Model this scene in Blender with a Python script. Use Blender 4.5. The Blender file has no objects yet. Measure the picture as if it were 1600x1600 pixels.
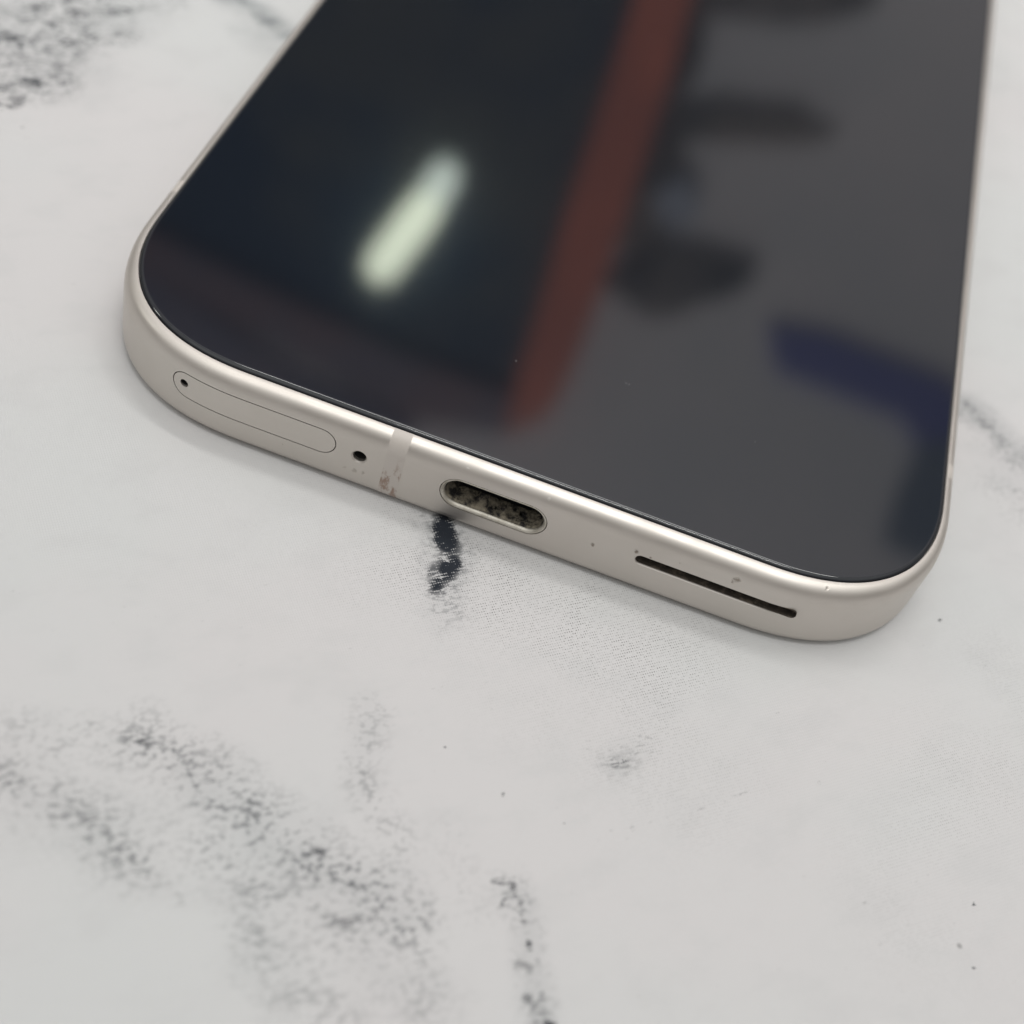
import bpy, bmesh, math, random
from mathutils import Vector, Matrix, geometry, noise as mnoise
from mathutils.bvhtree import BVHTree
from mathutils.interpolate import poly_3d_calc

MM = 0.001
SC = bpy.context.scene
COL = SC.collection
random.seed(7)

# ------------------------------------------------------------------ camera
CAM_R = Matrix(((0.93845, -0.345286, 0.009449), (0.26197, 0.693644, -0.670991), (0.22513, 0.632167, 0.741405)))
CAM_C = Vector((2.747788, -83.702174, 96.758157))          # millimetres
CAM_F = 2295.625                                            # focal length in pixels of a 1600 px wide frame
cd = bpy.data.cameras.new('camera')
cam = bpy.data.objects.new('camera', cd)
COL.objects.link(cam)
cam.matrix_world = Matrix.Translation(CAM_C * MM) @ CAM_R.to_4x4()
cd.sensor_width = 36.0
cd.lens = CAM_F / 1600 * 36.0
cd.clip_start = 0.005
cd.clip_end = 50
cd.dof.use_dof = True
cd.dof.focus_distance = 0.1235
cd.dof.aperture_fstop = cd.lens / 2.6
cd.dof.aperture_blades = 0
SC.camera = cam

# ------------------------------------------------------------------ world: even light of a lit room
w = bpy.data.worlds.new('World')
SC.world = w
w.use_nodes = True
wn, wl = w.node_tree.nodes, w.node_tree.links
wn.clear()
tc = wn.new('ShaderNodeTexCoord')
sx = wn.new('ShaderNodeSeparateXYZ')
wl.new(tc.outputs['Generated'], sx.inputs[0])
cr = wn.new('ShaderNodeValToRGB')
mr = wn.new('ShaderNodeMapRange')
mr.inputs['From Min'].default_value = -1
wl.new(sx.outputs['Z'], mr.inputs['Value'])
wl.new(mr.outputs[0], cr.inputs[0])
els = cr.color_ramp.elements
els[0].position = 0.0; els[0].color = (.25, .24, .23, 1)
els[1].position = 1.0; els[1].color = (.82, .83, .82, 1)
for p_, c_ in ((.48, (.21, .195, .18, 1)), (.64, (.20, .185, .175, 1)), (.76, (.42, .41, .40, 1)), (.88, (.80, .80, .785, 1))):
    e_ = els.new(p_); e_.color = c_
bg = wn.new('ShaderNodeBackground')
bg.inputs['Strength'].default_value = 1.05
wo = wn.new('ShaderNodeOutputWorld')
wl.new(cr.outputs[0], bg.inputs[0])
wl.new(bg.outputs[0], wo.inputs[0])

SC.view_settings.view_transform = 'Standard'
SC.view_settings.look = 'None'
SC.view_settings.exposure = 0.0
SC.view_settings.gamma = 1.0
SC.cycles.max_bounces = 8


def area(name, pos, aim, size, power, col, sy=None):
    l = bpy.data.lights.new(name, 'AREA')
    l.shape = 'RECTANGLE' if sy else 'DISK'
    l.size = size
    if sy: l.size_y = sy
    l.energy = power
    l.color = col
    o = bpy.data.objects.new(name, l)
    COL.objects.link(o)
    o.location = pos
    o.rotation_euler = (Vector(aim) - Vector(pos)).to_track_quat('-Z', 'Y').to_euler()
    return o


KD = Vector((.07, .31, 1)).normalized()
area('lamp_or_fill', KD * 2.0, (0, 0, 0), 1.3, 8.6, (1, .988, .955), .11)
area('lamp_or_fill', (-1.63, -.05, 1.16), (0, 0, 0), .12, 1.6, (1, 1, .93), .3)
area('lamp_or_fill', (-.15, -.55, 2.1), (0, .2, .6), 2.3, 3.8, (1, .985, .965), 1.6)  # added broad fill from above, lifts the highlight on the upper bevel
area('wall_fill', (.1, -.25, 1.35), (0, 1.4, 1.5), .5, 34.0, (1, .985, .97), .3)  # added unseen fill light, brightens the wall mirrored in the glass

# ------------------------------------------------------------------ helpers


def M(name):
    m = bpy.data.materials.new(name)
    m.use_nodes = True
    return m, m.node_tree.nodes, m.node_tree.links, m.node_tree.nodes['Principled BSDF']


def val(nodes, links, op, a, b=None, c=None, clamp=False):
    n = nodes.new('ShaderNodeMath')
    n.operation = op
    n.use_clamp = clamp
    for i, v in enumerate((a, b, c)):
        if v is None: continue
        if isinstance(v, (int, float)): n.inputs[i].default_value = v
        else: links.new(v, n.inputs[i])
    return n.outputs[0]


def smooth(nodes, links, v, lo, hi, t0=0., t1=1.):
    n = nodes.new('ShaderNodeMapRange')
    n.interpolation_type = 'SMOOTHSTEP'
    links.new(v, n.inputs['Value'])
    n.inputs['From Min'].default_value = lo
    n.inputs['From Max'].default_value = hi
    n.inputs['To Min'].default_value = t0
    n.inputs['To Max'].default_value = t1
    return n.outputs[0]


def mixc(nodes, links, f, a, b):
    n = nodes.new('ShaderNodeMix')
    n.data_type = 'RGBA'
    if isinstance(f, (int, float)): n.inputs[0].default_value = f
    else: links.new(f, n.inputs[0])
    for k, v in ((6, a), (7, b)):
        if isinstance(v, tuple): n.inputs[k].default_value = (*v, 1)
        else: links.new(v, n.inputs[k])
    return n.outputs[2]


def noise(nodes, links, vec, scale, detail=2., rough=.5, dist=0.):
    n = nodes.new('ShaderNodeTexNoise')
    n.inputs['Scale'].default_value = scale
    n.inputs['Detail'].default_value = detail
    n.inputs['Roughness'].default_value = rough
    n.inputs['Distortion'].default_value = dist
    links.new(vec, n.inputs['Vector'])
    return n.outputs['Fac']


def mapping(nodes, links, vec, loc=(0, 0, 0), rot=(0, 0, 0), sc=(1, 1, 1)):
    n = nodes.new('ShaderNodeMapping')
    n.inputs['Location'].default_value = loc
    n.inputs['Rotation'].default_value = rot
    n.inputs['Scale'].default_value = sc
    links.new(vec, n.inputs['Vector'])
    return n.outputs[0]


def mesh_obj(name, verts, faces, mat, parent=None, smoothf=True):
    me = bpy.data.meshes.new(name)
    me.from_pydata([tuple(Vector(v) * MM) for v in verts], [], faces)
    me.update()
    if smoothf: me.polygons.foreach_set('use_smooth', [True] * len(me.polygons))
    if mat: me.materials.append(mat)
    o = bpy.data.objects.new(name, me)
    COL.objects.link(o)
    if parent: o.parent = parent
    return o


def px_ray(u, v):
    d = CAM_R @ Vector(((u - 800) / CAM_F, (800 - v) / CAM_F, -1.0))
    return d


def on_table(u, v, z=0.0):
    d = px_ray(u, v)
    t = (z - CAM_C.z) / d.z
    return CAM_C + d * t


# ------------------------------------------------------------------ materials
def mat_metal():
    """bead-blasted champagne aluminium, with a few nicks and grime marks"""
    m, n, l, b = M('champagne_aluminium')
    tc = n.new('ShaderNodeTexCoord').outputs['Object']
    
    cloud = noise(n, l, tc, 90, 3)
    col = mixc(n, l, smooth(n, l, cloud, .3, .7), (0.585, 0.550, 0.508), (0.618, 0.582, 0.540))
    # nicks: points in object space (mm), radius
    wob = n.new('ShaderNodeTexNoise'); wob.inputs['Scale'].default_value = 1800; wob.inputs['Detail'].default_value = 2
    l.new(tc, wob.inputs['Vector'])
    off = n.new('ShaderNodeVectorMath'); off.operation = 'MULTIPLY_ADD'
    l.new(wob.outputs['Color'], off.inputs[0]); off.inputs[1].default_value = (.0007, .0007, .0007); l.new(tc, off.inputs[2])
    acc = None
    for (x, y, z, r, s) in ((9.0, 0, 3.9, .22, .8), (12.6, 0, 4.95, .22, .85), (13.9, 0, 4.9, .16, .6), (21.3, 0, 6.0, .3, .75),
                            (21.0, 0, 5.6, .14, .5), (28.6, 1.3, 7.5, .25, .5), (-12.4, 0, 2.3, .3, .32), (-11.6, 0, 2.35, .22, .4),
                            (-13.3, 0, 2.2, .2, .2), (4.2, .35, 7.0, .16, -.6), (-3.2, .35, 7.0, .15, -.6), (38.9, 36, 6.4, .2, -.9),
                            (16.4, 0, 5.6, .12, .35), (-19, 0, 2.2, .14, .3)):
        d = n.new('ShaderNodeVectorMath'); d.operation = 'DISTANCE'
        l.new(off.outputs[0], d.inputs[0])
        d.inputs[1].default_value = ((x + .35) * MM, (y + .35) * MM, (z + .35) * MM)
        k = smooth(n, l, d.outputs['Value'], r * MM * .35, r * MM * 1.25, abs(s), 0.)
        if s < 0:
            col = mixc(n, l, k, col, (.85, .82, .78))
        else:
            acc = k if acc is None else val(n, l, 'MAXIMUM', acc, k)
    col = mixc(n, l, acc, col, (.20, .165, .13))
    l.new(col, b.inputs['Base Color'])
    b.inputs['Metallic'].default_value = 0.92
    b.inputs['Specular IOR Level'].default_value = .5
    rg = noise(n, l, tc, 260, 4)
    l.new(smooth(n, l, rg,   .3, .7, .43, .50), b.inputs['Roughness'])
    grit = noise(n, l, tc, 9000, 2)
    bp = n.new('ShaderNodeBump'); bp.inputs['Strength'].default_value = .2; bp.inputs['Distance'].default_value = .00001
    l.new(grit, bp.inputs['Height'])
    bp2 = n.new('ShaderNodeBump'); bp2.inputs['Strength'].default_value = .7; bp2.inputs['Distance'].default_value = .0001; bp2.invert = True
    l.new(acc, bp2.inputs['Height']); l.new(bp.outputs[0], bp2.inputs['Normal'])
    l.new(bp2.outputs[0], b.inputs['Normal'])
    return m


def mat_simple(name, col, rough=.5, metal=0., ior=1.5, bump=None, var=None):
    m, n, l, b = M(name)
    b.inputs['Base Color'].default_value = (*col, 1)
    b.inputs['Roughness'].default_value = rough
    b.inputs['Metallic'].default_value = metal
    b.inputs['IOR'].default_value = ior
    tc = n.new('ShaderNodeTexCoord').outputs['Object']
    if var:
        sc, col2, lo, hi = var
        l.new(mixc(n, l, smooth(n, l, noise(n, l, tc, sc, 4, .6), lo, hi), col, col2), b.inputs['Base Color'])
    if bump:
        sc, st, di = bump
        bp = n.new('ShaderNodeBump'); bp.inputs['Strength'].default_value = st; bp.inputs['Distance'].default_value = di
        l.new(noise(n, l, tc, sc, 3), bp.inputs['Height']); l.new(bp.outputs[0], b.inputs['Normal'])
    return m


def mat_band():
    m, n, l, b = M('antenna_plastic')
    tc = n.new('ShaderNodeTexCoord').outputs['Object']
    mp = mapping(n, l, tc, rot=(0, .5, 0), sc=(1, 1, .45))
    a = noise(n, l, mp, 1300, 4, .7, .3)
    sep = n.new('ShaderNodeSeparateXYZ'); l.new(tc, sep.inputs[0])
    z = sep.outputs['Z']
    low = val(n, l, 'MULTIPLY', smooth(n, l, z, .0062, .0026, 0, 1), smooth(n, l, sep.outputs['Y'], .010, .004))
    st = val(n, l, 'MULTIPLY', smooth(n, l, a, .475, .62), low)
    col = mixc(n, l, st, (.53, .49, .45), (.30, .215, .17))
    l.new(col, b.inputs['Base Color'])
    b.inputs['Roughness'].default_value = .42
    return m


def mat_glass():
    m, n, l, b = M('black_screen_glass')
    b.inputs['Base Color'].default_value = (.0065, .0085, .0125, 1)
    b.inputs['Roughness'].default_value = 0.055
    b.inputs['IOR'].default_value = 1.58
    return m


def mat_cloth():
    m, n, l, b = M('marble_print_cloth')
    tc = n.new('ShaderNodeTexCoord').outputs['Object']
    at = n.new('ShaderNodeAttribute'); at.attribute_name = 'ink'
    ink = at.outputs['Fac']
    at2 = n.new('ShaderNodeAttribute'); at2.attribute_name = 'haze_ink'
    soft = at2.outputs['Fac']
    TH = math.radians(-38)
    rot = mapping(n, l, tc, rot=(0, 0, TH))               # weave axes
    sep = n.new('ShaderNodeSeparateXYZ'); l.new(rot, sep.inputs[0])
    K = 2 * math.pi / .000215
    K2 = 2 * math.pi / .00026
    sxn = val(n, l, 'SINE', val(n, l, 'MULTIPLY', sep.outputs['X'], K))
    syn = val(n, l, 'SINE', val(n, l, 'MULTIPLY', sep.outputs['Y'], K2))
    grid = val(n, l, 'MULTIPLY', val(n, l, 'ADD', val(n, l, 'MULTIPLY', sxn, .5), .5), val(n, l, 'ADD', val(n, l, 'MULTIPLY', syn, .5), .5))
    # threshold noise, streaky along the weft
    ns = mapping(n, l, rot, sc=(.42, 1.15, 1))
    n1 = noise(n, l, ns, 1500, 3, .62)
    n2 = noise(n, l, mapping(n, l, rot, sc=(.6, 1, 1)), 420, 3, .6)
    n3 = noise(n, l, mapping(n, l, rot, sc=(.38, 1.2, 1)), 4300, 2, .6)
    th = val(n, l, 'ADD', val(n, l, 'ADD', val(n, l, 'MULTIPLY', n1, .42), val(n, l, 'MULTIPLY', n2, .23)), val(n, l, 'MULTIPLY', n3, .35))
    thn = n.new('ShaderNodeMapRange'); l.new(th, thn.inputs['Value'])
    thn.inputs['From Min'].default_value = .36; thn.inputs['From Max'].default_value = .64
    diff = val(n, l, 'SUBTRACT', val(n, l, 'MULTIPLY', ink, 1.12), thn.outputs[0])
    hard = smooth(n, l, val(n, l, 'SUBTRACT', diff, val(n, l, 'MULTIPLY', grid, .36)), -.10, .08)
    hard = val(n, l, 'MULTIPLY', hard, smooth(n, l, ink, .32, .74, .30, 1.))
    at3 = n.new('ShaderNodeAttribute'); at3.attribute_name = 'weave'
    patch = noise(n, l, tc, 70, 3, .6)
    patch = val(n, l, 'MULTIPLY', smooth(n, l, patch, .35, .65, .25, 1), at3.outputs['Fac'])
    speck = smooth(n, l, noise(n, l, rot, 2600, 1), .35, .6)
    gap = val(n, l, 'MULTIPLY', val(n, l, 'MULTIPLY', smooth(n, l, grid, .35, .85), patch), val(n, l, 'MULTIPLY', speck, 1.))
    # colours
    big = noise(n, l, tc, 22, 3, .5)
    base = mixc(n, l, smooth(n, l, big, .38, .62), (.568, .575, .572), (.582, .570, .570))
    mid = noise(n, l, mapping(n, l, rot, sc=(.6, 1, 1)), 260, 4, .6)
    base = mixc(n, l, val(n, l, 'MULTIPLY', smooth(n, l, mid, .45, .72), .38), base, (.52, .52, .52))
    base = mixc(n, l, val(n, l, 'MULTIPLY', soft, smooth(n, l, n2, .2, .8, .5, 1.)), base, (.20, .225, .235))
    base = mixc(n, l, gap, base, (.16, .155, .15))
    at4 = n.new('ShaderNodeAttribute'); at4.attribute_name = 'grain'
    ng = noise(n, l, mapping(n, l, rot, sc=(.85, 1.15, 1)), 1750, 3, .6)
    ng2 = noise(n, l, mapping(n, l, rot, sc=(.7, 1, 1)), 330, 3, .6)
    gr = val(n, l, 'MULTIPLY', smooth(n, l, val(n, l, 'ADD', val(n, l, 'MULTIPLY', ng, .68), val(n, l, 'MULTIPLY', ng2, .32)), .475, .60, .08, 1.), at4.outputs['Fac'])
    base = mixc(n, l, gr, base, (.085, .092, .10))
    col = mixc(n, l, hard, base, (.017, .021, .029))
    # lone specks
    vo = n.new('ShaderNodeTexVoronoi'); vo.inputs['Scale'].default_value = 95
    l.new(tc, vo.inputs['Vector'])
    dsp = val(n, l, 'MULTIPLY', smooth(n, l, vo.outputs['Distance'], .012, .03, 1, 0), .5)
    col = mixc(n, l, dsp, col, (.1, .1, .1))
    l.new(col, b.inputs['Base Color'])
    b.inputs['Roughness'].default_value = .75
    b.inputs['Specular IOR Level'].default_value = .25
    hgt = val(n, l, 'MULTIPLY', grid, -1.)
    bp = n.new('ShaderNodeBump'); bp.inputs['Strength'].default_value = .25; bp.inputs['Distance'].default_value = .00004
    l.new(hgt, bp.inputs['Height'])
    bp2 = n.new('ShaderNodeBump'); bp2.inputs['Strength'].default_value = .35; bp2.inputs['Distance'].default_value = .00012
    l.new(mid, bp2.inputs['Height']); l.new(bp.outputs[0], bp2.inputs['Normal'])
    l.new(bp2.outputs[0], b.inputs['Normal'])
    return m


METAL = mat_metal()
BAND = mat_band()
GLASS = mat_glass()
CLOTH = mat_cloth()
DARK = mat_simple('dark_socket_metal', (.045, .043, .042), .5, .3, bump=(3000, .4, .00003))
SLOTM = mat_simple('grimy_slot_mesh', (.055, .045, .036), .75, bump=(5000, .6, .00005), var=(1500, (.16, .13, .10), .45, .7))
TONGUE = mat_simple('black_connector_plastic', (.016, .016, .018), .5, bump=(2500, .3, .00003))
LINT = mat_simple('beige_lint', (.21, .185, .14), .95, var=(1300, (.02, .018, .018), .42, .64))
RIM = mat_simple('polished_port_ring', (.56, .535, .475), .5, .7, bump=(6000, .3, .00001), var=(900, (.42, .39, .33), .4, .7))
BACK = mat_simple('back_glass', (.62, .59, .55), .3)
DUST = mat_simple('dust', (.6, .6, .58), .9)

# ------------------------------------------------------------------ tablecloth
INK = []     # (points px, half width px, strength)
SOFT = []
WEAVE = []
GRAIN = []


def seg_d(p, a, b):
    dx, dy = b[0] - a[0], b[1] - a[1]
    L = dx * dx + dy * dy
    t = 0 if L == 0 else max(0, min(1, ((p[0] - a[0]) * dx + (p[1] - a[1]) * dy) / L))
    return math.hypot(p[0] - a[0] - t * dx, p[1] - a[1] - t * dy)


# strokes of the printed marbling, listed where they lie in the photograph and laid out on the cloth in millimetres
INK += [([(690, 770), (693, 812), (699, 850), (704, 885)], 19, .86), ([(703, 880), (690, 915)], 20, .78),
        ([(680, 885), (672, 897)], 9, .6), ([(655, 800), (680, 815)], 10, .4), ([(715, 850), (735, 865)], 8, .35),
        # lower left band
        ([(150, 1140), (205, 1150), (265, 1168), (330, 1215)], 14, .42), ([(325, 1212), (340, 1222)], 9, .55),
        ([(480, 1320), (500, 1330)], 10, .6), ([(510, 1438), (550, 1442), (600, 1432)], 12, .50), ([(5, 1195), (45, 1230)], 12, .42),
        ([(130, 1283), (160, 1292)], 12, .48), ([(262, 1380), (285, 1405)], 7, .4), ([(567, 1205), (572, 1215)], 8, .42),
        # lower vein
        ([(772, 1378), (800, 1378)], 7, .54), ([(803, 1385), (806, 1402)], 7, .7), ([(784, 1412), (794, 1402)], 7, .6),
        ([(815, 1410), (812, 1425), (818, 1440)], 8, .55), ([(825, 1470), (829, 1483)], 9, .72), ([(808, 1505), (840, 1510)], 9, .5),
        ([(845, 1548), (847, 1554)], 6, .6), ([(820, 1560), (845, 1575), (838, 1600)], 14, .45), ([(850, 1598), (870, 1602)], 10, .7),
        ([(725, 1400), (728, 1412)], 8, .35),
        # top left
        ([(-10, 60), (60, 20), (180, 5)], 40, .46), ([(0, 140), (40, 125), (85, 128)], 16, .52), ([(-20, 100), (100, 90)], 34, .44),
        ([(110, 66), (150, 56), (195, 55)], 10, .52), ([(190, 2), (245, 4)], 9, .48), ([(60, 40), (200, 30)], 22, .42),
        ([(0, 160), (40, 158)], 14, .5),
        ([(376, 0), (405, 22), (440, 50)], 9, .50),
        # right
        ([(1508, 630), (1530, 650), (1550, 672)], 11, .50), ([(1560, 680), (1600, 715)], 14, .40), ([(1590, 770), (1600, 780)], 12, .36),
        # right of the port, a grey patch and thin line
        ([(960, 1190), (975, 1192)], 10, .55), ([(930, 1175), (1010, 1160)], 16, .33),
        ([(950, 1300), (1080, 1270), (1170, 1235)], 3, .33)]
for (u, v, r, s) in ((697, 1168, 3.4, 1.3), (786, 1242, 3.6, 1.3), (362, 849, 4, .8), (40, 567, 3, .8), (78, 660, 3, .6), (1468, 968, 5, .9),
                     (1425, 1127, 3.5, .8), (478, 1078, 5, .45), (628, 1477, 4, 1.0), (1523, 1412, 3.6, 1.2), (1521, 1511, 3.6, 1.0),
                     (1352, 1409, 4, .6), (1375, 1474, 5, .6), (1153, 1219, 3.2, .8), (882, 1286, 3.4, .9), (215, 1152, 6, .6),
                     (10, 1192, 6, .8), (35, 198, 3.2, .8), (141, 180, 3, .8), (700, 1310, 4, .4), (1537, 1043, 4, .5), (668, 1443, 5, .4),
                     (312, 54, 3, .5), (36, 1104, 4, .7), (1104, 1176, 4, .4), (1590, 1165, 3, .5), (1244, 1228, 3, .4)):
    INK.append(([(u, v), (u + .1, v)], r * .92, s * .8))
SOFT += [([(350, -10), (400, 15), (445, 52)], 16, .6), ([(400, 50), (430, 75)], 22, .3), ([(1520, 640), (1555, 670), (1600, 710)], 20, .35),
         ([(1560, 720), (1600, 760)], 30, .14), ([(0, 30), (80, 100)], 60, .22), ([(120, 60), (200, 30)], 30, .2),
         ([(330, 1230), (430, 1330), (600, 1420)], 55, .16), ([(400, 1350), (420, 1480)], 45, .11), ([(575, 1120), (570, 1220)], 22, .08),
         ([(810, 1400), (830, 1500), (845, 1600)], 22, .14), ([(570, 1480), (650, 1560)], 60, .08), ([(0, 1200), (150, 1300)], 50, .10),
         ([(692, 770), (700, 900)], 26, .25), ([(700, 900), (700, 950)], 30, .08), ([(1540, 95), (1600, 165)], 30, .07),
         ([(960, 1188), (975, 1190)], 22, .15), ([(1000, 1150), (1200, 1180)], 90, .03), ([(470, 1090), (480, 1070)], 12, .08),
         ([(1540, 760), (1600, 900)], 40, .04)]
GRAIN += [([(230, 1160), (330, 1225), (420, 1300), (500, 1350), (590, 1395), (630, 1450)], 48, .62), ([(340, 1320), (420, 1400), (540, 1450)], 44, .46),
          ([(400, 1380), (410, 1500), (480, 1560), (520, 1600)], 50, .34), ([(0, 1200), (60, 1245), (150, 1290), (215, 1350)], 42, .52),
          ([(40, 1150), (200, 1170)], 40, .26), ([(580, 1110), (565, 1220), (610, 1300), (630, 1380)], 26, .30), ([(560, 1500), (660, 1560)], 50, .26),
          ([(800, 1380), (825, 1460), (835, 1530), (845, 1600)], 22, .45), ([(-20, 70), (60, 60), (130, 10)], 55, .66), ([(0, 135), (85, 130)], 26, .85),
          ([(100, 64), (200, 55)], 15, .95), ([(150, 15), (250, 0)], 24, .42), ([(960, 1190), (980, 1190)], 24, .28), ([(690, 900), (700, 950)], 26, .5),
          ([(690, 790), (702, 880)], 28, .5), ([(370, 0), (440, 50)], 16, .35), ([(1510, 640), (1600, 720)], 24, .42), ([(1560, 760), (1600, 800)], 24, .2),
          ([(240, 1300), (330, 1370)], 40, .22), ([(700, 1300), (740, 1410)], 30, .12)]
WEAVE += [([(680, 850), (840, 900), (980, 1000)], 120, 1.0), ([(900, 1080), (1050, 1200)], 130, .45), ([(1530, 1200), (1450, 1400)], 110, .4),
          ([(40, 1230), (180, 1320)], 80, .55), ([(1560, 1030), (1600, 1100)], 80, .4), ([(500, 760), (640, 830)], 60, .25)]


def to_world(strokes):
    out = []
    for pts, r, s in strokes:
        wp = [on_table(*p) for p in pts]
        rr = []
        for (u, v), q in zip(pts, wp):
            a = on_table(u + r, v); c = on_table(u, v + r)
            rr.append(.5 * ((a - q).length + (c - q).length))
        out.append(([(q.x, q.y) for q in wp], sum(rr) / len(rr), s))
    return out


def build_cloth():
    def axis(lo, hi, step, far):
        a = []
        x = lo
        while x < hi: a.append(x); x += step
        a.append(hi)
        g = step; y = hi
        right = []
        while y < far:
            g *= 1.35; y += g; right.append(min(y, far))
        g = step; y = lo
        left = []
        while y > -far:
            g *= 1.35; y -= g; left.append(max(y, -far))
        return left[::-1] + a + right
    xs = axis(-92, 62, .3, 420)
    ys = axis(-56, 140, .3, 420)
    nx, ny = len(xs), len(ys)
    chans = []
    for strokes in (INK, SOFT, WEAVE, GRAIN):
        g = [0.0] * (nx * ny)
        for pts, r, s in to_world(strokes):
            R = r * 2.0
            x0, x1 = min(p[0] for p in pts) - R, max(p[0] for p in pts) + R
            y0, y1 = min(p[1] for p in pts) - R, max(p[1] for p in pts) + R
            ii = [i for i in range(nx) if x0 <= xs[i] <= x1]
            jj = [j for j in range(ny) if y0 <= ys[j] <= y1]
            for j in jj:
                for i in ii:
                    p = (xs[i], ys[j])
                    if r > .35:                                 # ragged outlines: push the sample point about
                        nv = mnoise.noise_vector(Vector((xs[i] * .9, ys[j] * .9, 3.1))) * .28 * min(r, 3.0) + mnoise.noise_vector(Vector((xs[i] * .3, ys[j] * .3, 9.7))) * .22 * min(r, 3.0)
                        p = (p[0] + nv.x, p[1] + nv.y)
                    d = min(seg_d(p, pts[k], pts[k + 1]) for k in range(len(pts) - 1)) / r
                    if d < 2:
                        t = 1 - d / 2
                        v = s * t * t * (3 - 2 * t)
                        if r > .6: v *= 1.0 + .6 * mnoise.noise(Vector((xs[i] * .45, ys[j] * .45, 17.0)))
                        q = j * nx + i
                        if v > g[q]: g[q] = v
        chans.append(g)
    verts = []
    for y in ys:
        for x in xs:
            z = 0.045 * math.sin(x * .05 + 1.3 * math.sin(y * .031)) * math.sin(y * .043 + 1.0)
            edge = min(1, max(0, (math.hypot(max(0, abs(x) - 36), max(0, -y)) - 2) / 14))
            z = z * edge - .06 * edge
            verts.append((x, y, z))
    faces = [(j * nx + i, j * nx + i + 1, (j + 1) * nx + i + 1, (j + 1) * nx + i) for j in range(ny - 1) for i in range(nx - 1)]
    o = mesh_obj('tablecloth', verts, faces, CLOTH)
    for nm, g in zip(('ink', 'haze_ink', 'weave', 'grain'), chans):
        a = o.data.attributes.new(nm, 'FLOAT', 'POINT')
        a.data.foreach_set('value', g)
    o['label'] = 'white woven cloth printed with grey and black marble veins, lying under the phone'
    o['category'] = 'tablecloth'
    return o


build_cloth()

# ------------------------------------------------------------------ phone
PW, PR, PN, PL, PT = 77.92, 16.43, 2.366, 162.0, 7.8
phone = bpy.data.objects.new('smartphone', None)
COL.objects.link(phone)
phone.empty_display_size = .01
phone['label'] = 'champagne silver smartphone with black screen lying face up on the marble print cloth'
phone['category'] = 'smartphone'

NC = 40
SIDE = .75                                      # the bezel is narrower along the long sides


def outline(d):
    """closed counter-clockwise loop at inset d with outward normals: [(x, y, nx, ny)]"""
    hw, r = PW / 2 - d * SIDE, PR - d
    e = 2 / PN
    hl = PL / 2 - d
    pts = []
    for q in range(4):                                      # corners, starting bottom left, going round
        sxn, syn = ((-1, -1), (1, -1), (1, 1), (-1, 1))[q]
        for k in range(NC + 1):
            a = (k / NC) * math.pi / 2
            if q % 2: a = math.pi / 2 - a
            c_, s_ = math.cos(a), math.sin(a)
            x = sxn * (hw - r + r * max(0., c_) ** e)
            y = PL / 2 + syn * (hl - r + r * max(0., s_) ** e)
            # superellipse normal
            nx_, ny_ = sxn * max(0., c_) ** (2 - e), syn * max(0., s_) ** (2 - e)
            L = math.hypot(nx_, ny_)
            pts.append((x, y, nx_ / L, ny_ / L))
        # straight run to the next corner
        nxt = [(-1, -1), (1, -1), (1, 1), (-1, 1)][(q + 1) % 4]
        a0 = pts[-1]
        if q % 2 == 0: b0 = (nxt[0] * (hw - r), a0[1])
        else: b0 = (a0[0], PL / 2 + nxt[1] * (hl - r))
        ns = 6 if q % 2 == 0 else 20
        for k in range(1, ns):
            t = k / ns
            pts.append((a0[0] + (b0[0] - a0[0]) * t, a0[1] + (b0[1] - a0[1]) * t, a0[2], a0[3]))
    return pts


def profile_frame():
    """(inset, z, normal_out, normal_z)"""
    P = [(3.2, .12, 0, -1), (1.15, .12, 0, -1)]
    for k in range(1, 9):
        a = k / 8 * math.pi / 2
        P.append((1.15 * (1 - math.sin(a)), .12 + 1.15 * (1 - math.cos(a)), math.sin(a), -math.cos(a)))
    A, B = 1.42, 1.95                                       # width and height of the upper bevel
    zb = 7.56 - B
    P.append((0.0, zb, 1, 0))
    for k in range(1, 15):
        a = k / 14 * math.pi / 2
        x, z = A * (1 - math.cos(a) ** .86), B * math.sin(a) ** .95
        nx_, nz_ = math.cos(a) / A, math.sin(a) / B
        nx_, nz_ = math.cos(a) ** 1.14 / A, math.sin(a) ** 1.05 / B
        L = math.hypot(nx_, nz_)
        P.append((x, zb + z, nx_ / L, nz_ / L))
    return P


def sweep(P, name, capb=True, capt=True):
    verts, faces, nrm = [], [], []
    for d, z, no, nz in P:
        for x, y, a, b in outline(d):
            verts.append((x, y, z)); nrm.append(Vector((a * no, b * no, nz)))
    n = len(outline(0))
    for k in range(len(P) - 1):
        for i in range(n):
            j = (i + 1) % n
            faces.append((k * n + i, k * n + j, (k + 1) * n + j, (k + 1) * n + i))
    if capb: faces.append(tuple(range(n))[::-1])
    if capt: faces.append(tuple((len(P) - 1) * n + i for i in range(n)))
    return verts, faces, nrm


def stadium(cx, cz, hw, hh, n=14):
    """points of a stadium in XZ, counter-clockwise seen from -Y"""
    out = []
    for s in (1, -1):
        for k in range(n + 1):
            a = -math.pi / 2 + math.pi * k / n
            out.append((cx + s * (hw - hh) + s * hh * math.cos(a), cz + s * hh * math.sin(a)))
    return out


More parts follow.
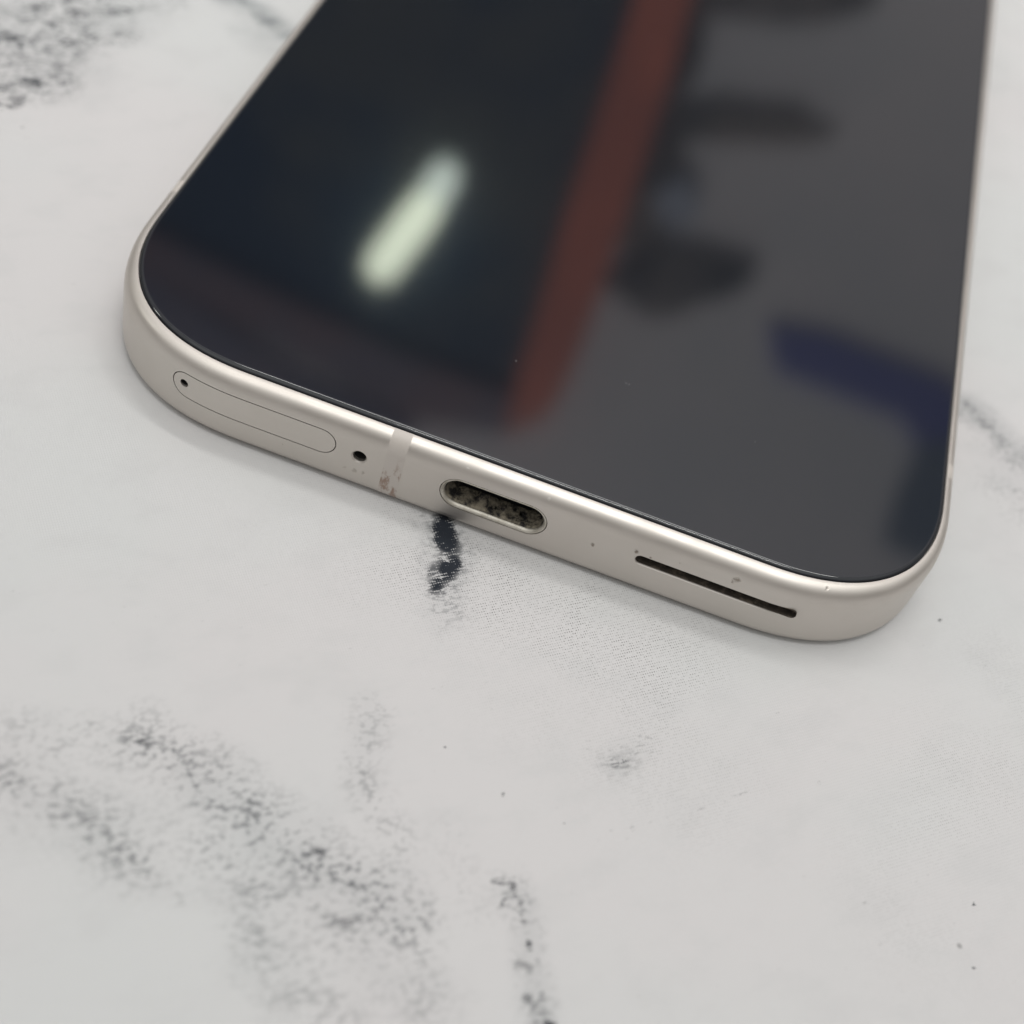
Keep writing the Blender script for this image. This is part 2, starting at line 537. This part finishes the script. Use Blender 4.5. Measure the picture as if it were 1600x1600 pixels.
def raw_obj(name, verts, faces):
    me = bpy.data.meshes.new(name)
    me.from_pydata(verts, [], faces)
    bm = bmesh.new(); bm.from_mesh(me)
    bmesh.ops.remove_doubles(bm, verts=bm.verts, dist=1e-5)
    bmesh.ops.recalc_face_normals(bm, faces=bm.faces)
    bm.to_mesh(me); bm.free()
    o = bpy.data.objects.new(name, me)
    COL.objects.link(o)
    return o


def prism(outlines):
    """outlines: list of (points XZ, y) front to back -> closed solid"""
    verts, faces = [], []
    n = len(outlines[0][0])
    for pts, y in outlines:
        verts += [(x, y, z) for x, z in pts]
    for k in range(len(outlines) - 1):
        for i in range(n):
            j = (i + 1) % n
            faces.append((k * n + i, k * n + j, (k + 1) * n + j, (k + 1) * n + i))
    faces.append(tuple(range(n)))
    faces.append(tuple((len(outlines) - 1) * n + i for i in range(n))[::-1])
    return verts, faces


def boolean(o, cutters, op='DIFFERENCE'):
    for c in cutters:
        md = o.modifiers.new('b', 'BOOLEAN'); md.operation = op; md.object = c; md.solver = 'EXACT'
    dg = bpy.context.evaluated_depsgraph_get()
    me = bpy.data.meshes.new_from_object(o.evaluated_get(dg))
    o.modifiers.clear()
    return me


FV, FF, FN = sweep(profile_frame() + [(1.44, 7.05, 0, 1), (3.2, 7.05, 0, 1)], 'frame')
BVH_F = [f for f in FF if len(f) == 4]
bvh = BVHTree.FromPolygons([Vector(v) for v in FV], BVH_F)
solid = raw_obj('solid', FV, FF)

PORT = (-.08, 4.05, 4.85, 1.80)
MIC = (-12.25, 4.1, .60)
SLOT = (20.0, 4.15, 7.25, .50)
TRAY = (-22.0, 4.42, 7.62, 1.42)
PIN = (-28.45, 4.55, .40)


def disc(cx, cz, r, n=24):
    return [(cx + r * math.cos(2 * math.pi * k / n), cz + r * math.sin(2 * math.pi * k / n)) for k in range(n)]


cut = []
cut.append(raw_obj('c', *prism([(stadium(*PORT), -3), (stadium(*PORT), 7)])))
cut.append(raw_obj('c', *prism([(disc(MIC[0], MIC[1], MIC[2] + .2 + 1.0), -1.0), (disc(MIC[0], MIC[1], MIC[2]), .12), (disc(*MIC), 3.5)])))
cut.append(raw_obj('c', *prism([(stadium(SLOT[0], SLOT[1], SLOT[2] + 1.05, SLOT[3] + 1.05), -1.0), (stadium(*SLOT), .07), (stadium(*SLOT), 2.2)])))
cut.append(raw_obj('c', *prism([(stadium(*TRAY), -3), (stadium(*TRAY), 5)])))
frame_me = boolean(solid, cut)
tg = .09
tp = stadium(TRAY[0], TRAY[1], TRAY[2] - tg, TRAY[3] - tg, 16)
tcut = raw_obj('c', *prism([(tp, -2.5), (tp, 4.2)]))
tray_me0 = boolean(solid, [tcut], 'INTERSECT')
tsol = bpy.data.objects.new('t', tray_me0); COL.objects.link(tsol)
pcut = raw_obj('c', *prism([(disc(*PIN), -3), (disc(*PIN), 3.9)]))
tray_me = boolean(tsol, [pcut])


def finish(me, name, mat, parent, inner=None):
    """scale to metres, keep the swept normals on outer faces, flat faces inside the cuts"""
    me.materials.clear()
    me.materials.append(mat)
    if inner: me.materials.append(inner)
    nl = [None] * len(me.loops)
    for p in me.polygons:
        loc, nn, idx, dist = bvh.find_nearest(p.center)
        outer = False
        if loc is not None and dist < 2e-2:
            vi = BVH_F[idx]
            q = [Vector(FV[k]) for k in vi]
            fn = geometry.normal(q)
            if abs(fn.dot(p.normal)) > .75: outer = True
        for li in p.loop_indices:
            v = me.vertices[me.loops[li].vertex_index].co
            if outer:
                # take the loop normal slightly towards the face centre so that a seam vertex reads its own face
                s = v.lerp(p.center, .02) if p.area < 4 else v
                loc, nn, idx, dist = bvh.find_nearest(s)
                vi = BVH_F[idx]
                q = [Vector(FV[k]) for k in vi]
                wgt = poly_3d_calc(q, loc)
                n_ = Vector((0, 0, 0))
                for k, ww in zip(vi, wgt): n_ += FN[k] * ww
                n_.normalize()
                nl[li] = n_ if n_.dot(p.normal) > .2 else p.normal.copy()
            else:
                nl[li] = p.normal.copy()
        p.use_smooth = outer
        if inner and not outer: p.material_index = 1
    for v in me.vertices: v.co *= MM
    me.polygons.foreach_set('use_smooth', [True] * len(me.polygons))
    me.normals_split_custom_set([tuple(x) for x in nl])
    me.name = name
    o = bpy.data.objects.new(name, me)
    COL.objects.link(o); o.parent = parent
    return o


frame = finish(frame_me, 'frame', METAL, phone)
tray = finish(tray_me, 'sim_tray', METAL, phone)
for o in cut + [solid, tcut, tsol, pcut]: bpy.data.objects.remove(o)


def tube_part(name, outlines, mat, parent, cap_back=True, cap_front=False, smoothf=True):
    v, f = prism(outlines)
    if not cap_back: f = f[:-2] + [f[-2]]
    keep = f[:-2]
    if cap_front: keep.append(f[-2])
    if cap_back: keep.append(f[-1])
    return mesh_obj(name, v, keep, mat, parent, smoothf)


# USB-C port: bright ring with a chamfer, dark socket, tongue, lint
px_, pz_, phw, phh = PORT
ring = []
for d, y in ((.065, .9), (.065, .03), (.09, .0), (.14, -.012), (.20, .01), (.34, .16), (.38, .3), (.40, 1.2)):
    ring.append((stadium(px_, pz_, phw - d, phh - d, 20), y))
port = tube_part('charging_port', ring, RIM, phone, cap_back=False)
port['label'] = 'rounded charging socket opening with a bright ring and dusty dark inside'
tube_part('socket_shell', [(stadium(px_, pz_, phw - .41, phh - .41, 20), .5), (stadium(px_, pz_, phw - .41, phh - .41, 20), 5.6)], DARK, port, True, smoothf=False)
tg_ = [(stadium(px_, pz_, 3.3 - .1, .36 - .1, 8), 1.35), (stadium(px_, pz_, 3.3, .36, 8), 1.5), (stadium(px_, pz_, 3.35, .36, 8), 5.5)]
tube_part('connector_tongue', tg_, TONGUE, port, False, True, False)

lv, lf = [], []


def blob(x, y, z, r):
    base = len(lv)
    bmv = []
    for i in range(5):
        th = math.pi * (i + .5) / 5
        for j in range(7):
            ph = 2 * math.pi * j / 7
            q = r * random.uniform(.6, 1.25)
            lv.append((x + q * 1.2 * math.sin(th) * math.cos(ph), y + q * math.sin(th) * math.sin(ph), z + q * .8 * math.cos(th)))
    for i in range(4):
        for j in range(7):
            k = (j + 1) % 7
            lf.append((base + i * 7 + j, base + i * 7 + k, base + (i + 1) * 7 + k, base + (i + 1) * 7 + j))
    lf.append(tuple(base + j for j in range(7))[::-1]); lf.append(tuple(base + 28 + j for j in range(7)))


def hair(x, y, z, L, wd=.018):
    d = Vector((random.gauss(0, 1), random.gauss(0, .5), random.gauss(.3, .7))).normalized()
    p = Vector((x, y, z))
    sd = d.cross(Vector((0, 1, .2))).normalized() * wd
    prev = None
    for k in range(5):
        b0 = len(lv); lv.extend([tuple(p - sd), tuple(p + sd)])
        if prev is not None: lf.append((prev, prev + 1, b0 + 1, b0))
        prev = b0
        d = (d + Vector((random.gauss(0, .3), random.gauss(0, .3), random.gauss(0, .3)))).normalized()
        p = p + d * L / 4


zf = pz_ - phh + .43
gx, gy = 150, 34
b0 = len(lv)
for j in range(gy):
    for i in range(gx):
        x = px_ - (phw - .46) + (2 * phw - .92) * i / (gx - 1)
        y = .30 + 2.6 * j / (gy - 1)
        cxr = max(0, abs(x - px_) - (phw - phh))
        floor = pz_ - math.sqrt(max(.01, (phh - .42) ** 2 - cxr ** 2))
        n1_ = mnoise.fractal(Vector((x * 1.1, y * 1.2, 4.0)), 1.0, 2.0, 4)
        n2_ = mnoise.fractal(Vector((x * 5, y * 5, 8.0)), 1.0, 2.0, 3)
        clump = .85 * math.exp(-((x + 1.15) / .5) ** 2) + .35 * math.exp(-((x - .9) / .35) ** 2) + .25 * math.exp(-((x + 2.6) / .6) ** 2)
        ramp = min(1, (y - .3) / .9)
        h = max(0, .06 + ramp * (clump + .22 * n1_) + .14 * n2_) * min(1, (y - .28) * 4)
        lv.append((x, y, floor + h - .01))
for j in range(gy - 1):
    for i in range(gx - 1):
        q = b0 + j * gx + i
        lf.append((q, q + 1, q + gx + 1, q + gx))
for k in range(26):
    x = random.uniform(-4.0, 3.8)
    cxr = max(0, abs(x - px_) - (phw - phh))
    floor = pz_ - math.sqrt(max(.01, (phh - .42) ** 2 - cxr ** 2))
    blob(x, random.uniform(.5, 2.0), floor + random.uniform(0, .3), random.uniform(.05, .12))
for k in range(110):
    x = random.gauss(-.6, 2.1)
    if abs(x) > 3.8: continue
    hair(x, random.uniform(.3, 1.8), zf + random.uniform(0, 1.3) * random.random(), random.uniform(.3, 1.1), random.uniform(.006, .014))
lint = mesh_obj('lint', lv, lf, LINT, port)
lint['kind'] = 'stuff'

# small openings: dark linings set inside the cuts
mic = tube_part('microphone_hole', [(disc(MIC[0], MIC[1], MIC[2] - .005), .45), (disc(MIC[0], MIC[1], MIC[2] - .005), 3.3)], DARK, phone, True, smoothf=False)
tube_part('sim_eject_hole', [(disc(PIN[0], PIN[1], PIN[2] - .005), .9), (disc(PIN[0], PIN[1], PIN[2] - .005), 3.8)], DARK, tray, True, smoothf=False)
s1 = stadium(SLOT[0], SLOT[1], SLOT[2] - .006, SLOT[3] - .006)
spk = tube_part('speaker_slot', [(s1, .16), (s1, 2.1)], SLOTM, phone, True, smoothf=False)
spk['label'] = 'long narrow speaker slot with a grimy brown inside'

# antenna bands: strips following the frame, a hair proud
ODET = outline(0)


def band(name, sel):
    """sel(point)->bool picks outline stations; builds strip with its own dense stations"""
    P = [p for p in profile_frame() if p[1] > .1][1:]
    verts, faces, nr = [], [], []
    st = sel
    for d, z, no, nz in P:
        for (x, y, a, b) in st(d):
            e = .014
            verts.append((x + a * no * e, y + b * no * e, z + nz * e))
    n = len(st(0))
    for k in range(len(P) - 1):
        for i in range(n - 1):
            faces.append((k * n + i, k * n + i + 1, (k + 1) * n + i + 1, (k + 1) * n + i))
    # closing walls down into the frame
    m0 = len(verts)
    for d, z, no, nz in P:
        s_ = st(d)
        for (x, y, a, b) in (s_[0], s_[-1]):
            e = -.1
            verts.append((x + a * no * e, y + b * no * e, z + nz * e))
    for k in range(len(P) - 1):
        faces.append((k * n, (k + 1) * n, m0 + 2 * (k + 1), m0 + 2 * k))
        faces.append((k * n + n - 1, m0 + 2 * k + 1, m0 + 2 * (k + 1) + 1, (k + 1) * n + n - 1))
    o = mesh_obj('antenna_band', verts, faces, BAND, frame)
    o.data.set_sharp_from_angle(angle=math.radians(50))
    return o


band('a', lambda d: [(x, d, 0, -1) for x in (-10.05, -9.5, -9, -8.38)])
band('a', lambda d: [(-(PW / 2 - d * SIDE), y, -1, 0) for y in (22.0, 21.0, 20.1)])
band('a', lambda d: [((PW / 2 - d * SIDE), y, 1, 0) for y in (19.9, 20.7, 21.7)])

# screen glass
P = [(1.50, 7.08, 1, 0), (1.50, 7.44, 1, 0)]
for k in range(1, 11):
    a = k / 10 * math.pi / 2
    P.append((1.50 + .50 * (1 - math.cos(a)), 7.44 + .36 * math.sin(a), math.cos(a) / .50, math.sin(a) / .36))
P = [(d, z, no / math.hypot(no, nz), nz / math.hypot(no, nz)) for d, z, no, nz in P]
gv, gf, gn = sweep(P, 'glass')
glass = mesh_obj('screen_glass', gv, gf, GLASS, phone)
glass.data.normals_split_custom_set_from_vertices([tuple(v) for v in gn])
P = [(3.3, .02, 0, -1), (1.3, .02, 0, -1), (1.3, .11, 0, 1), (3.3, .11, 0, 1)]
gv, gf, gn = sweep(P, 'back')
mesh_obj('back_panel', gv, gf, BACK, phone, False)

# dust on the glass and the frame
lv, lf = [], []
for (u, v, r) in ((983, 601, .035), (806, 564, .04), (978, 599, .03), (640, 235, .02), (1180, 690, .02), (900, 500, .02), (1330, 640, .02)):
    q = on_table(u, v, PT)
    blob(q.x, q.y, PT + .01, r * .8)
d_ = mesh_obj('dust', lv, lf, DUST, phone)
d_['kind'] = 'stuff'

# ------------------------------------------------------------------ what the black glass mirrors: the room beyond the phone
# a wall with a dark window in a reddish wooden frame, 2 m away, where the mirrored sight lines meet it
RD = 2000.0


def refl_ray(u, v):
    q = on_table(u, v, PT)
    d = px_ray(u, v)
    d.z = -d.z
    return q, d.normalized()


q0, RN = refl_ray(850, 400)
RC = q0 + RN * RD
RX = RN.cross(Vector((0, 0, 1))).normalized()
RY = RX.cross(RN).normalized()


def on_wall(u, v, back=0.):
    q, d = refl_ray(u, v)
    t = ((RC - q).dot(RN) + back) / d.dot(RN)
    p = q + d * t - RC
    return p.dot(RX), p.dot(RY)


room = bpy.data.objects.new('wall', None)
COL.objects.link(room)
room['kind'] = 'structure'
room.location = RC * MM


def slab(name, pts, depth, mat, back=0., parent=room, px=True, kind=None):
    """a slab of real thickness: outline on the wall, front face towards the phone"""
    P2 = [on_wall(p[0], p[1], back - depth) for p in pts] if px else pts
    v = []
    for dd in (back - depth, back):
        for x, y in P2: v.append(RX * x + RY * y + RN * dd)
    n = len(P2)
    f = [tuple(range(n)), tuple(range(n, 2 * n))[::-1]] + [(i, (i + 1) % n, n + (i + 1) % n, n + i) for i in range(n)]
    me = bpy.data.meshes.new(name)
    me.from_pydata([tuple(q * MM) for q in v], [], f)
    bm = bmesh.new(); bm.from_mesh(me); bmesh.ops.recalc_face_normals(bm, faces=bm.faces); bm.to_mesh(me); bm.free()
    me.materials.append(mat)
    o = bpy.data.objects.new(name, me)
    COL.objects.link(o); o.parent = parent
    if kind: o['kind'] = kind
    return o


WALL = mat_simple('painted_wall', (.82, .79, .81), .8, var=(3, (.74, .74, .77), .35, .65))
PANE = mat_simple('dark_pane', (.045, .070, .112), .6, var=(3.2, (.135, .14, .135), .40, .66))
WOOD = mat_simple('reddish_wood', (.95, .30, .19), .6, var=(6, (.66, .23, .16), .35, .65))
WOOD2 = mat_simple('brown_wood', (.27, .185, .20), .6, var=(5, (.22, .19, .23), .4, .6))
BLUE = mat_simple('blue_tone', (.17, .18, .45), .6)
GREYP = mat_simple('slate_tone', (.22, .22, .29), .7, var=(5, (.27, .24, .29), .4, .6))
PALE = mat_simple('pale_disc', (.52, .57, .68), .7)
TONE_SLATE = mat_simple('blue_grey_tone', (.20, .24, .30), .9)
TONE_GREY = mat_simple('grey_brown_tone', (.32, .28, .25), .9, var=(7, (.16, .15, .14), .4, .6))
TONE_DARK = mat_simple('dark_tone', (.10, .095, .09), .9, var=(8, (.26, .235, .22), .4, .65))  # tones for the added reflection shapes, no known fabric


def ell(u, v, a, b, rot=0, n=28):
    c_, s_ = math.cos(rot), math.sin(rot)
    out = []
    for k in range(n):
        t = 2 * math.pi * k / n
        j = 1 + .45 * mnoise.noise(Vector((math.cos(t) * 1.3 + u, math.sin(t) * 1.3 + v, a)))
        out.append((u + j * (a * math.cos(t) * c_ - b * math.sin(t) * s_), v + j * (a * math.cos(t) * s_ + b * math.sin(t) * c_)))
    return out


slab('plaster', [(-1500, -1100), (1500, -1100), (1500, 1100), (-1500, 1100)], 60, WALL, 70, px=False)
slab('window_pane', [(1005, -120), (991, 0), (940, 160), (894, 300), (850, 450), (805, 610), (640, 560), (470, 480), (330, 410), (150, 320), (60, 100), (200, -120)], 20, PANE)
slab('window_frame', [(1030, -120), (991, 0), (940, 160), (894, 300), (850, 450), (800, 620), (790, 680), (855, 650), (884, 600), (916, 520), (950, 420), (988, 300), (1046, 130), (1080, 0), (1110, -120)], 50, WOOD)
slab('window_frame', [(800, 620), (790, 680), (650, 660), (560, 610), (420, 530), (280, 460), (150, 400), (150, 320), (330, 410), (470, 480), (640, 560)], 45, WOOD2)
slab('mirrored_grey', [(150, 400), (300, 480), (480, 600), (640, 668), (650, 780), (400, 900), (0, 700), (0, 400)], 20, GREYP, 5)  # added unseen slab, darkens the lower left of the reflection
slab('mirrored_blue', [(1200, 505), (1290, 520), (1480, 595), (1540, 650), (1510, 730), (1440, 705), (1410, 655), (1215, 580)], 10, BLUE, 9)  # added shape of no known object, gives the blue streak in the glass
slab('mirrored_slate', [(1440, 690), (1510, 690), (1510, 860), (1440, 880), (1380, 850), (1400, 780)], 13, TONE_SLATE, 9)  # added shape, gives the dark reflection at lower right
slab('mirrored_dark', ell(1060, 440, 100, 52, -.1), 20, TONE_DARK, 9)  # this and the next lumps are added, giving dark blotches in the glass
slab('mirrored_dark', ell(1010, 300, 60, 110, .15), 12, TONE_GREY, 9)
slab('mirrored_dark', ell(1160, 195, 135, 30, .05), 15, TONE_GREY, 9)
slab('mirrored_dark', ell(1040, 90, 55, 75, .2), 23, TONE_DARK, 9)
slab('mirrored_dark', ell(1200, 0, 180, 34, 0), 18, TONE_DARK, 9)
slab('mirrored_pale', ell(1055, 320, 36, 36), 27, PALE, 9)  # added pale shape for the light spot in the reflection

# glowing tube lamp in front of the dark window
LAMP, n_, l_, b_ = M('glowing_tube')
b_.inputs['Base Color'].default_value = (.8, .8, .75, 1)
b_.inputs['Emission Color'].default_value = (.90, 1.0, .78, 1)
b_.inputs['Emission Strength'].default_value = 9.5


LAMP2 = LAMP.copy()
LAMP2.name = 'glowing_tube_dim'
LAMP2.node_tree.nodes['Principled BSDF'].inputs['Emission Color'].default_value = (.86, 1.0, .90, 1)
LAMP2.node_tree.nodes['Principled BSDF'].inputs['Emission Strength'].default_value = 6.0


def cap_tube(name, pa, pb, r, mat, off):
    A_ = Vector(on_wall(pa[0], pa[1], -off)).to_3d(); B_ = Vector(on_wall(pb[0], pb[1], -off)).to_3d()
    A3 = RX * A_.x + RY * A_.y - RN * off; B3 = RX * B_.x + RY * B_.y - RN * off
    ax = (B3 - A3).normalized(); s1_ = ax.cross(RN).normalized(); s2_ = ax.cross(s1_)
    v, f = [], []
    rows = [(A3 - ax * r * math.cos(t), r * math.sin(t)) for t in [math.pi / 2 * k / 6 for k in range(7)]] + \
           [(B3 + ax * r * math.sin(t), r * math.cos(t)) for t in [math.pi / 2 * k / 6 for k in range(7)]]
    N = 20
    for c, rr in rows:
        rr = max(rr, .01)
        for j in range(N):
            t = 2 * math.pi * j / N
            v.append(c + s1_ * rr * math.cos(t) + s2_ * rr * math.sin(t))
    for i in range(len(rows) - 1):
        for j in range(N):
            f.append((i * N + j, i * N + (j + 1) % N, (i + 1) * N + (j + 1) % N, (i + 1) * N + j))
    o = mesh_obj(name, v, f, mat, room)
    return o


cap_tube('lamp_tube', (694, 276), (652, 345), 22, LAMP2, 60)
cap_tube('lamp_tube', (660, 330), (597, 414), 25, LAMP, 75)
